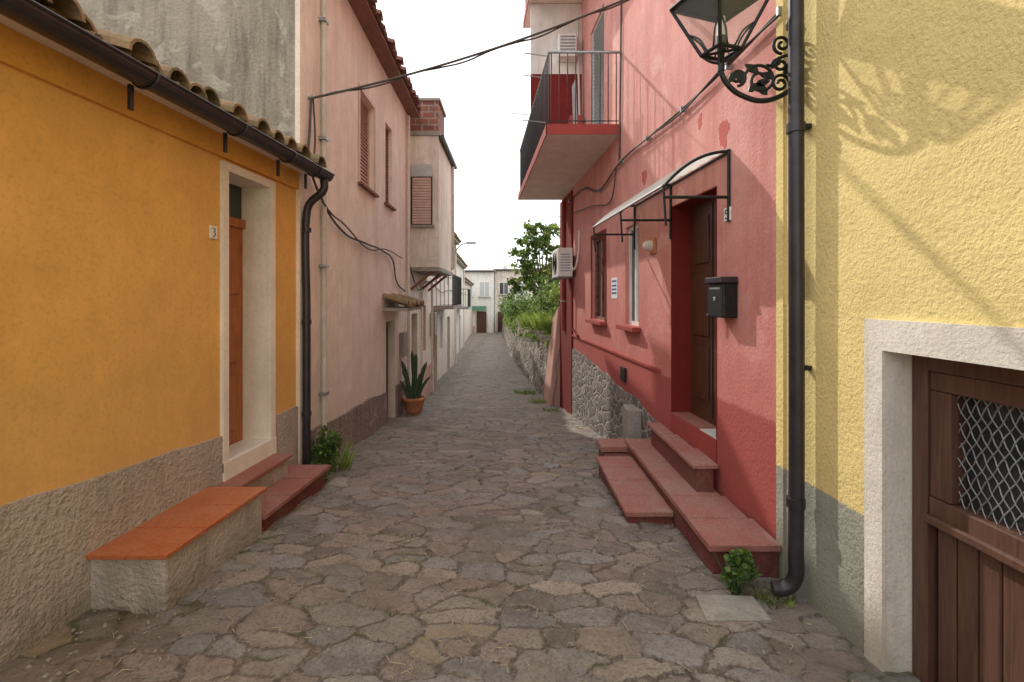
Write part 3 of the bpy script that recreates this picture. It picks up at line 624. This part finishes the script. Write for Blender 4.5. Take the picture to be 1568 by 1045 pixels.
for i,z in enumerate((1.80,1.74,1.69,1.64)): wb(a,"print_line_%d"%i,RP,6.58,6.79,z,z+.025,.006,.008,'blue')
a=group("rose_entrance_steps")
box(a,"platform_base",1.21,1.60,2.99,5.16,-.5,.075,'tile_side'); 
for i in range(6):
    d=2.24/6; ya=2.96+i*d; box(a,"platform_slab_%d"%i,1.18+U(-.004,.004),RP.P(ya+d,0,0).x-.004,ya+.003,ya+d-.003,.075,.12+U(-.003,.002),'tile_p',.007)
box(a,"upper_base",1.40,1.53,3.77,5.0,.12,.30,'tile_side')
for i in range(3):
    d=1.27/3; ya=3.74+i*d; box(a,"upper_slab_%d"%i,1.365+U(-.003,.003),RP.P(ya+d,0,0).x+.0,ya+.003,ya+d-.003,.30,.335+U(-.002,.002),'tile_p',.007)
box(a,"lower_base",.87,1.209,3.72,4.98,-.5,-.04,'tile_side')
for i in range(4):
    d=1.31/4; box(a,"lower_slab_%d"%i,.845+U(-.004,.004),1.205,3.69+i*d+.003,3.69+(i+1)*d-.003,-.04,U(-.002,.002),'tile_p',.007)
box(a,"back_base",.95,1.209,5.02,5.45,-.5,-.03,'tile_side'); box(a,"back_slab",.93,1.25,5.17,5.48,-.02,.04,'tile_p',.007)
# ---------------------------------------------------------------- yellow house right
h=group("yellow_house")
wall(h,"front_wall",RY,-4,2.96,-.5,8,[(.95,2.178,-.5,1.365,.14)],'ryellow',rmat='whitetrim')
for nm,a_,b_,c,d in (("far",2.178,2.285,-.5,1.50),("near",.84,.95,-.5,1.50),("top",.95,2.178,1.365,1.50)): wb(h,"surround_"+nm,RY,a_,b_,c,d,.001,.018,'whitetrim')
wb(h,"door_frame_far",RY,2.10,2.176,-.5,1.363,-.2,-.11,'cdoor',.006); wb(h,"door_frame_top",RY,.95,2.10,1.29,1.363,-.2,-.11,'cdoor',.006)
k=1.0
while k<2.06:
    wb(h,"plank",RY,k+.003,k+.085,-.3,.66,-.18,-.135,'cdoor',.006); k+=.09
wb(h,"rail_mid",RY,.98,2.095,.66,.76,-.2,-.115,'cdoor',.006); wb(h,"rail_drip",RY,.98,2.095,.655,.69,-.115,-.09,'cdoor',.006)
wb(h,"rail_top",RY,.98,2.095,1.21,1.288,-.2,-.12,'cdoor',.006); wb(h,"stile_far",RY,2.0,2.095,.762,1.208,-.2,-.12,'cdoor',.006); wb(h,"stile_mid",RY,1.42,1.5,.762,1.208,-.2,-.12,'cdoor',.006)
wb(h,"dark_glass",RY,.98,2.0,.76,1.21,-.2,-.185,'glass')
ln=[]
for i in range(-12,34):
    ya=1.5+i*.042
    for sg in (1,-1):
        pts=[]
        for q in range(24):
            t=q/23*.45; yy=ya+sg*t*.6
            if 1.5<yy<2.0: pts.append(RY.P(yy,-.15+.004*math.sin(q*1.3+sg),.76+t))
        if len(pts)>1: ln.append(pts)
multitube(h,"wire_mesh",ln,.0024,'steel')
wb(h,"meter_hatch",RY,2.80,2.93,.32,.46,0,.006,'grey',.002)
wb(h,"corner_quoin",RY,2.955,3.03,-.5,8,-.05,.012,'ryellow')
tube(h,"downpipe",[RY.P(2.72,.075,8),RY.P(2.72,.075,4),RY.P(2.72,.075,.2),RY.P(2.72,.085,.05),RY.P(2.73,.13,-.0),RY.P(2.74,.19,-.01)],.04,'gutter',res=6)
for z in (.45,2.5): tube(h,"pipe_collar",[RY.P(2.72,.075,z),RY.P(2.72,.075,z+.05)],.048,'gutter',smooth=False,res=6); 
for z in (1.2,2.52,3.3): wb(h,"pipe_clip",RY,2.70,2.74,z,z+.025,0,.04,'iron')
# ---------------------------------------------------------------- wrought iron lantern
a=group("wrought_iron_wall_lantern"); Y=2.86
def V(x,z,y=Y): return (x,y,z-.035)
tube(a,"wall_bar",[V(1.615,3.19),V(1.622,3.1),V(1.612,2.95),V(1.618,2.80)],.014,'iron')
box(a,"wall_plate",1.60,1.64,Y-.03,Y+.03,2.83,3.11,'iron',.008)
tube(a,"main_arm",[V(1.61,2.83),V(1.53,2.785),V(1.44,2.765),V(1.35,2.785),V(1.26,2.84),V(1.205,2.93),V(1.204,3.0)],.015,'iron')
def spiral(nm,cx,cz,r0,r1,a0,turns,r=.009):
    pts=[]
    n=int(14*abs(turns))
    for i in range(n+1):
        t=i/n; an=a0+turns*2*math.pi*t; rr=r0+(r1-r0)*t; pts.append(V(cx+rr*math.cos(an),cz+rr*math.sin(an)))
    tube(a,nm,pts,r,'iron')
spiral("scroll_a",1.43,2.885,.095,.018,math.pi,-1.7); spiral("scroll_b",1.545,2.865,.055,.012,0,1.5); spiral("scroll_c",1.555,3.09,.055,.01,-math.pi/2,-1.5); spiral("scroll_d",1.30,2.90,.05,.012,-math.pi/2,1.4); spiral("scroll_e",1.55,2.975,.04,.01,math.pi/2,1.3)
tube(a,"upper_curve",[V(1.61,3.03),V(1.56,3.02),V(1.50,2.97),V(1.46,2.97)],.009,'iron')
for (x,z,an) in ((1.36,2.82,.6),(1.47,2.80,2.3),(1.25,2.87,1.0),(1.42,2.93,2.6),(1.57,2.91,1.2),(1.60,3.16,1.6),(1.40,2.86,.2),(1.51,2.90,2.9),(1.33,2.86,1.9),(1.49,2.95,.9)):
    vs=[];c,s=math.cos(an),math.sin(an)
    for t,wd in ((0,0),(.02,.018),(.045,.022),(.07,.011),(.09,0)):
        for sg in (-1,1):
            for d in (-.006,.006): vs.append((x+c*t-s*wd*sg,Y+d,z-.035+s*t+c*wd*sg))
    fs=[]
    for i in range(4):
        k=i*4; fs+=[(k,k+4,k+6,k+2),(k+1,k+3,k+7,k+5),(k,k+1,k+5,k+4),(k+2,k+6,k+7,k+3)]
    mesh(a,"iron_leaf",vs,fs,'iron')
cx,cy=1.204,Y
def ring(hs,z,rot=.35):
    return [(cx+hs*math.sqrt(2)*math.cos(rot+math.pi/4+k*math.pi/2),cy+hs*math.sqrt(2)*math.sin(rot+math.pi/4+k*math.pi/2),z) for k in range(4)]
lo,hi,ap=ring(.075,3.01),ring(.195,3.32),ring(.05,3.50)
for i in range(4):
    j=(i+1)%4
    tube(a,"corner_bar",[lo[i],hi[i]],.010,'iron',smooth=False); tube(a,"low_bar",[lo[i],lo[j]],.011,'iron',smooth=False); tube(a,"top_bar",[hi[i],hi[j]],.014,'iron',smooth=False)
    mesh(a,"pane",[lo[i],lo[j],hi[j],hi[i]],[(0,1,2,3)],'pane')
    mesh(a,"roof_panel",[hi[i],hi[j],ap[j],ap[i]],[(0,1,2,3)],'iron')
    tube(a,"base_curl",[(cx,cy,2.945),((lo[i][0]+cx)/2,(lo[i][1]+cy)/2,2.965),(lo[i][0],lo[i][1],3.01)],.008,'iron')
    m1=[(lo[i][q]*.55+hi[i][q]*.45) for q in range(3)]; m2=[(lo[j][q]*.55+hi[j][q]*.45) for q in range(3)]; mm=[(lo[i][q]+lo[j][q])/2 for q in range(3)]
    tube(a,"side_scroll",[m1,[(m1[q]+mm[q])/2+(.02 if q==2 else 0) for q in range(3)],mm,[(m2[q]+mm[q])/2+(.02 if q==2 else 0) for q in range(3)],m2],.006,'iron')
tube(a,"floor_ring",lo,.008,'iron',cyc=True,smooth=False)
tube(a,"floor_cross",[lo[0],lo[2]],.008,'iron',smooth=False); tube(a,"floor_cross",[lo[1],lo[3]],.008,'iron',smooth=False)
tube(a,"lamp_socket",[(cx,cy,3.01),(cx,cy,3.10)],.028,'iron',smooth=False); tube(a,"bulb",[(cx,cy,3.10),(cx,cy,3.21)],.024,'white',smooth=False); tube(a,"finial",[(cx,cy,2.90),(cx,cy,3.01)],.02,'iron',smooth=False)
tube(a,"top_finial",[(cx,cy,3.49),(cx,cy,3.62)],.025,'iron',smooth=False)
# ---------------------------------------------------------------- overhead cables
def sag(p,q,s,n=14):
    p=Vector(p);q=Vector(q); return [p.lerp(q,i/n)-Vector((0,0,s*4*(i/n)*(1-i/n))) for i in range(n+1)]
a=group("overhead_cable")
A=(-1.93,4.75,3.50);B=(1.49,5.1,4.80)
tube(a,"strand_a",sag(A,B,.10),.011,'cable'); tube(a,"strand_b",[p+Vector((0,.012,.018*math.sin(i*1.9))) for i,p in enumerate(sag(A,B,.115))],.008,'cable')
tube(a,"hook",[(-1.95,4.75,3.50),(-1.90,4.75,3.52)],.015,'steel',smooth=False)
a=group("overhead_cable"); tube(a,"strand",sag((-2.3,18,4.2),(1.09,10.7,3.35),.12),.008,'cable')
# ---------------------------------------------------------------- retaining wall + hillside
def wx(y): return 1.09-.0715*(y-10.9) if y<20 else .44-.045*(y-20)
def wt(y): return .95-.035*(y-11) if y<41 else -.1
yy=10.9; rows=[]
while yy<47: rows.append(yy); yy+=.22
vs=[];fs=[];nz=9
for y in rows:
    for k in range(nz+1):
        t=k/nz; g=gz(y)-.3; z=g+(wt(y)-g)*t; d=.11*noise.noise(Vector((y*1.6,z*2.2,1)))+.07*noise.noise(Vector((y*5,z*5,4)))
        vs.append((wx(y)-.25*(1-t)+d,y,z+(.1*noise.noise(Vector((y*.9,0,0))) if k==nz else 0)))
    vs.append((wx(y)+.5,y,wt(y)+.02))
k=nz+2
for j in range(len(rows)-1):
    for i in range(nz+1): fs.append((j*k+i,j*k+i+1,(j+1)*k+i+1,(j+1)*k+i))
mesh(None,"stone_retaining_wall",vs,fs,'rubble2',recalc=False)
mesh(None,"plastered_buttress",[(.78,10.94,-1.1),(1.12,10.94,-1.1),(1.12,10.94,1.4),(1.02,10.94,1.4),(.70,11.9,-1.2),(1.1,11.9,-1.2),(1.1,11.9,1.05),(.95,11.9,1.05)],[(0,1,2,3),(4,7,6,5),(0,3,7,4),(3,2,6,7),(1,5,6,2),(0,4,5,1)],'rpink2',bevel=.03)
vs=[];fs=[]
for j in range(20):
    y=10.95+j*2
    for i in range(8):
        x=wx(y)+.15+i**1.6*.6; vs.append((x,y,wt(y)-.05+i*.10+.15*noise.noise(Vector((x,y,0)))))
for j in range(19):
    for i in range(7): fs.append((j*8+i,j*8+i+1,(j+1)*8+i+1,(j+1)*8+i))
mesh(None,"hillside",vs,fs,'soil',smooth=True,recalc=False)
# ---------------------------------------------------------------- foliage
def leaves(parent,name,blobs,size,mat,droop=.2,asp=.5):
    vs=[];fs=[]
    for (c,r,n) in blobs:
        c=Vector(c)
        sub=[]
        for i in range(max(3,n//40)):
            d=Vector((random.gauss(0,1),random.gauss(0,1),random.gauss(0,1))).normalized()*(R()**.4)
            sub.append((c+Vector((d.x*r[0],d.y*r[1],d.z*r[2])),U(.18,.42)*min(r)))
        for i in range(n):
            sc,sr=random.choice(sub)
            p=sc+Vector((random.gauss(0,1),random.gauss(0,1),random.gauss(0,.8)))*sr*.6
            s=size*U(.55,1.35)
            d=Vector((random.gauss(0,1),random.gauss(0,1),random.gauss(0,.7)-droop)).normalized()
            e=d.cross(Vector((random.gauss(0,1),random.gauss(0,1),random.gauss(0,1)))).normalized()*s*asp
            up=d.cross(e).normalized()*s*.12
            k=len(vs); vs+= [p,p+d*s*.5+e+up,p+d*s*1.1,p+d*s*.5-e+up,p+d*s*.5]
            fs+=[(k,k+1,k+4),(k+1,k+2,k+4),(k+2,k+3,k+4),(k+3,k,k+4)]
    return mesh(parent,name,vs,fs,mat,recalc=False)
t=group("garden_tree")
def limb(p,q,r0,r1,n=5):
    p=Vector(p);q=Vector(q); pts=[p.lerp(q,i/n)+Vector((U(-.03,.03),U(-.03,.03),0))*(1 if 0<i<n else 0) for i in range(n+1)]
    cu=bpy.data.curves.new("limb",'CURVE'); cu.dimensions='3D'; cu.bevel_depth=1; cu.bevel_resolution=2
    sp=cu.splines.new('POLY'); sp.points.add(n)
    for i,(b_,pp) in enumerate(zip(sp.points,pts)): b_.co=(*pp,1); b_.radius=r0+(r1-r0)*i/n
    o=bpy.data.objects.new("limb",cu); scene.collection.objects.link(o); cu.materials.append(M['bark']); o.parent=t
limb((.95,16,.5),(.95,16,2.2),.08,.05)
tips=[(.33,16,2.95),(1.3,15.8,3.1),(.9,16.4,3.55),(.38,15.6,2.4),(1.35,16.2,2.4),(1.0,15.7,3.3),(.7,15.9,3.85),(.5,15.9,3.35),(1.1,15.6,2.1),(.6,15.5,2.0),(.22,15.8,1.95),(1.25,16,3.7)]
for q in tips: limb((.95,16,U(1.5,2.1)),q,.04,.01)
leaves(t,"crown",[(q,(.33,.4,.28),300) for q in tips]+[((.85,16,2.6),(.62,.5,.7),900)],.085,'leaf')
leaves(t,"sunlit_leaves",[((q[0],q[1],q[2]+.08),(.33,.4,.25),110) for q in tips],.08,'leafl')  # paler leaf colour raised over each tip, sunlight put into the colour
bl=[];bl2=[]
y=11.9
while y<40:
    x=wx(y)+.2; z=wt(y)+.1
    bl.append(((x+U(-.18,.3),y,z+U(.1,.6)),(.42,.5,.44),450)); bl2.append(((x-.32,y+.1,z+U(-.5,.05)),(.22,.4,.42),340 if R()<.85 else 40)); y+=U(.5,.85)+.02*y
leaves(None,"hedge_foliage",bl,.07,'leafl'); leaves(None,"trailing_creeper",bl2,.055,'leafl',droop=.8)
leaves(None,"background_shrubs",[((1.2,13,1.5),(.45,.8,.6),1100),((1.2,14.5,1.8),(.7,.8,.6),1000),((.5,17.5,1.4),(.55,.8,.7),1100),((.15,21,1.2),(.5,1,.6),900),((-.15,27,1.0),(.5,1.5,.7),900)],.075,'leaf')
def tuft(name,cx,cy,rad,n,hgt,mat='leafl',zoff=None):
    vs=[];fs=[]
    for i in range(n):
        a_=U(0,6.28); r=rad*R()**.6; x=cx+r*math.cos(a_); y=cy+r*math.sin(a_); z=(gz(y,x)-.01) if zoff is None else zoff; hh=hgt*U(.4,1.1)
        d=Vector((math.cos(a_)*U(.1,.7),math.sin(a_)*U(.1,.7),1)).normalized(); w_=U(.003,.006)*(1 if cy<6 else 2)
        e=Vector((-math.sin(a_+1),math.cos(a_+1),0))*w_; p=Vector((x,y,z)); k=len(vs)
        m_=p+d*hh*.55; q=p+d*hh+Vector((d.x,d.y,-.2))*hh*.3
        vs+=[p-e,p+e,m_+e*.8,m_-e*.8,q]; fs+=[(k,k+1,k+2,k+3),(k+3,k+2,k+4)]
    return mesh(None,name,vs,fs,mat,recalc=False)
def weed(name,x,y,r,h_,n,size,mat='leaf'):
    g=group(name); z=gz(y,x)
    ln=[]
    for i in range(12):
        a_=U(0,6.28); ln.append([(x,y,z-.01),(x+r*.5*math.cos(a_),y+r*.5*math.sin(a_),z+h_*U(.3,.7)),(x+r*math.cos(a_),y+r*math.sin(a_),z+h_*U(.5,1.1))])
    multitube(g,"stems",ln,.003,'cactus')
    leaves(g,"leaves",[((x+U(-r,r)*.5,y+U(-r,r)*.5,z+h_*U(.3,.75)),(r*.7,r*.7,h_*.4),n//4) for _ in range(4)],size,mat,droop=.1)
weed("wall_weed",1.27,2.80,.12,.19,560,.033); weed("wall_weed",-1.80,4.75,.16,.38,1100,.03); weed("wall_weed",-1.72,4.45,.10,.16,300,.025)
tuft("grass_tuft",.60,11.4,.22,130,.13); tuft("grass_tuft",.33,13.0,.26,160,.15); tuft("grass_tuft",-1.75,4.9,.14,160,.34)
tuft("grass_tuft",.78,10.1,.14,70,.10); tuft("grass_tuft",1.45,2.75,.10,90,.07); tuft("grass_tuft",.75,13.5,.5,400,.5,zoff=.8); tuft("grass_tuft",.9,12.2,.4,400,.5,zoff=.85)
vs=[];fs=[]
for i in range(2600):
    x=U(-1.95,1.55); y=1.6+R()**1.6*9
    if (noise.noise(Vector((x*1.5,y*1.5,5)))<.12 and abs(x+.2)<1.45): continue
    if stone(x,y)[0]>.016: continue
    z=gz(y,x)+.004
    for q in range(5):
        a_=U(0,6.28); l=U(.006,.02); w_=.0018; k=len(vs)
        d=Vector((math.cos(a_)*.6,math.sin(a_)*.6,.8))*l; e=Vector((-math.sin(a_),math.cos(a_),0))*w_
        p=Vector((x+U(-.012,.012),y+U(-.012,.012),z-.003)); vs+=[p-e,p+e,p+d]; fs.append((k,k+1,k+2))
mesh(None,"joint_grass",vs,fs,'leafl',recalc=False)
ln=[]
for i in range(750):
    x=U(-1.9,1.5); y=1.4+R()**1.5*7; a_=U(0,6.28); l=U(.012,.05) if R()<.93 else U(.06,.12); z=gz(y,x)+.018
    ln.append([(x,y,z),(x+math.cos(a_)*l*.5,y+math.sin(a_)*l*.5,z+.006),(x+math.cos(a_+.5)*l,y+math.sin(a_+.5)*l,z)])
multitube(None,"straw_litter",ln,.0017,'straw')
vs=[];fs=[]
for i in range(620):
    x=-2.1+U(0,.4) if R()<.4 else U(-1.9,1.5)
    y=1.5+R()**1.3*6; s_=U(.003,.009); z=gz(y,x)+.012; k=len(vs)
    for d in ((-1,-1,-1),(1,-1,-1),(1,1,-1),(-1,1,-1),(-.6,-.7,.8),(.7,-.5,.7),(.5,.6,.9),(-.7,.6,.6)):
        vs.append((x+d[0]*s_*U(.7,1.2),y+d[1]*s_*U(.7,1.2),z+d[2]*s_*.6))
    fs+=[(k,k+3,k+2,k+1),(k+4,k+5,k+6,k+7),(k,k+1,k+5,k+4),(k+1,k+2,k+6,k+5),(k+2,k+3,k+7,k+6),(k+3,k,k+4,k+7)]
mesh(None,"gravel_debris",vs,fs,'grey',recalc=False)
a=group("drain_cover"); z=gz(2.63,1.15)
mesh(a,"slab",[(x,y,gz(y,x)+.0+dz) for dz in (-.02,.022) for x,y in ((.98,2.50),(1.32,2.52),(1.33,2.74),(1.01,2.74))],[(0,1,2,3),(4,5,6,7),(0,1,5,4),(1,2,6,5),(2,3,7,6),(3,0,4,7)],'grey',bevel=.004)
# ---------------------------------------------------------------- potted cactus
a=group("potted_cactus"); px,py=-1.80,9.1; pz=gz(py,px)+.0
def lathe(parent,name,cx,cy,prof_,mat,n=20):
    vs=[];fs=[]
    for r,z in prof_:
        for i in range(n): vs.append((cx+r*math.cos(i*2*math.pi/n),cy+r*math.sin(i*2*math.pi/n),z))
    for j in range(len(prof_)-1):
        for i in range(n): fs.append((j*n+i,j*n+(i+1)%n,(j+1)*n+(i+1)%n,(j+1)*n+i))
    mesh(parent,name,vs,fs,mat,smooth=True)
lathe(a,"pot",px,py,[(0,pz),(.12,pz),(.16,pz+.1),(.2,pz+.26),(.215,pz+.27),(.215,pz+.32),(.19,pz+.32),(.185,pz+.28),(0,pz+.28)],'clay')
for (dx,dy,h_,lean,r) in ((0,0,.85,.05,.035),(.08,.03,.7,.22,.03),(-.09,.02,.72,-.2,.03),(.03,-.08,.6,.32,.026),(-.04,-.06,.55,-.3,.026),(.1,-.05,.45,.5,.024),(-.1,-.04,.4,-.5,.024),(.0,.08,.9,-.06,.03)):
    vs=[];fs=[];n=16;m_=9
    for j in range(m_+1):
        t=j/m_; rr=r*(.75+.5*math.sin(math.pi*min(1,t*1.05))**.5)*(1 if t<.9 else (.6 if t<1 else .1)) if math.sin(math.pi*min(1,t*1.05))>=0 else r*.3
        for i in range(n):
            rb=rr*(1.15 if i%2 else .8); vs.append((px+dx+lean*t*t*h_+rb*math.cos(i*2*math.pi/n),py+dy+rb*math.sin(i*2*math.pi/n),pz+.27+h_*t))
    for j in range(m_):
        for i in range(n): fs.append((j*n+i,j*n+(i+1)%n,(j+1)*n+(i+1)%n,(j+1)*n+i))
    mesh(a,"column",vs,fs,'cactus')
# ---------------------------------------------------------------- world, sun, camera
sd=Vector((-.46,.88,.70)).normalized(); el=math.asin(sd.z); az=math.atan2(sd.x,sd.y)
w=bpy.data.worlds.new("World"); scene.world=w; w.use_nodes=True; nt=w.node_tree; bg=nt.nodes["Background"]
sk=N(nt,"ShaderNodeTexSky",sky_type='NISHITA'); sk.sun_disc=False; sk.sun_elevation=el; sk.sun_rotation=az; sk.air_density=1; sk.dust_density=1
tc=N(nt,"ShaderNodeTexCoord"); mp=N(nt,"ShaderNodeMapping"); mp.inputs["Scale"].default_value=(1,1,2.5); L(nt,tc.outputs["Generated"],mp.inputs["Vector"])
cn=noisen(nt,mp.outputs[0],2.6,3,.55,.3)
L(nt,mix(nt,ramp(nt,cn,[(.38,.42),(.6,.97)]),sk.outputs[0],(15.2,15.2,15.0)),bg.inputs["Color"]); bg.inputs["Strength"].default_value=.15
sun=bpy.data.lights.new("sun",'SUN'); sun.energy=3.2; sun.angle=math.radians(.7); sun.color=(1,.94,.84)
so=bpy.data.objects.new("sun",sun); scene.collection.objects.link(so); so.rotation_euler=sd.to_track_quat('Z','Y').to_euler()
cam=bpy.data.cameras.new("camera"); co=bpy.data.objects.new("camera",cam); scene.collection.objects.link(co)
co.location=(0,0,1.6); co.rotation_euler=(math.radians(90),0,0); cam.sensor_width=36; cam.lens=17.45; cam.shift_y=-.043; cam.clip_end=1000; cam.clip_start=.05
scene.camera=co
scene.view_settings.view_transform='Standard'; scene.view_settings.look='None'; scene.view_settings.exposure=0
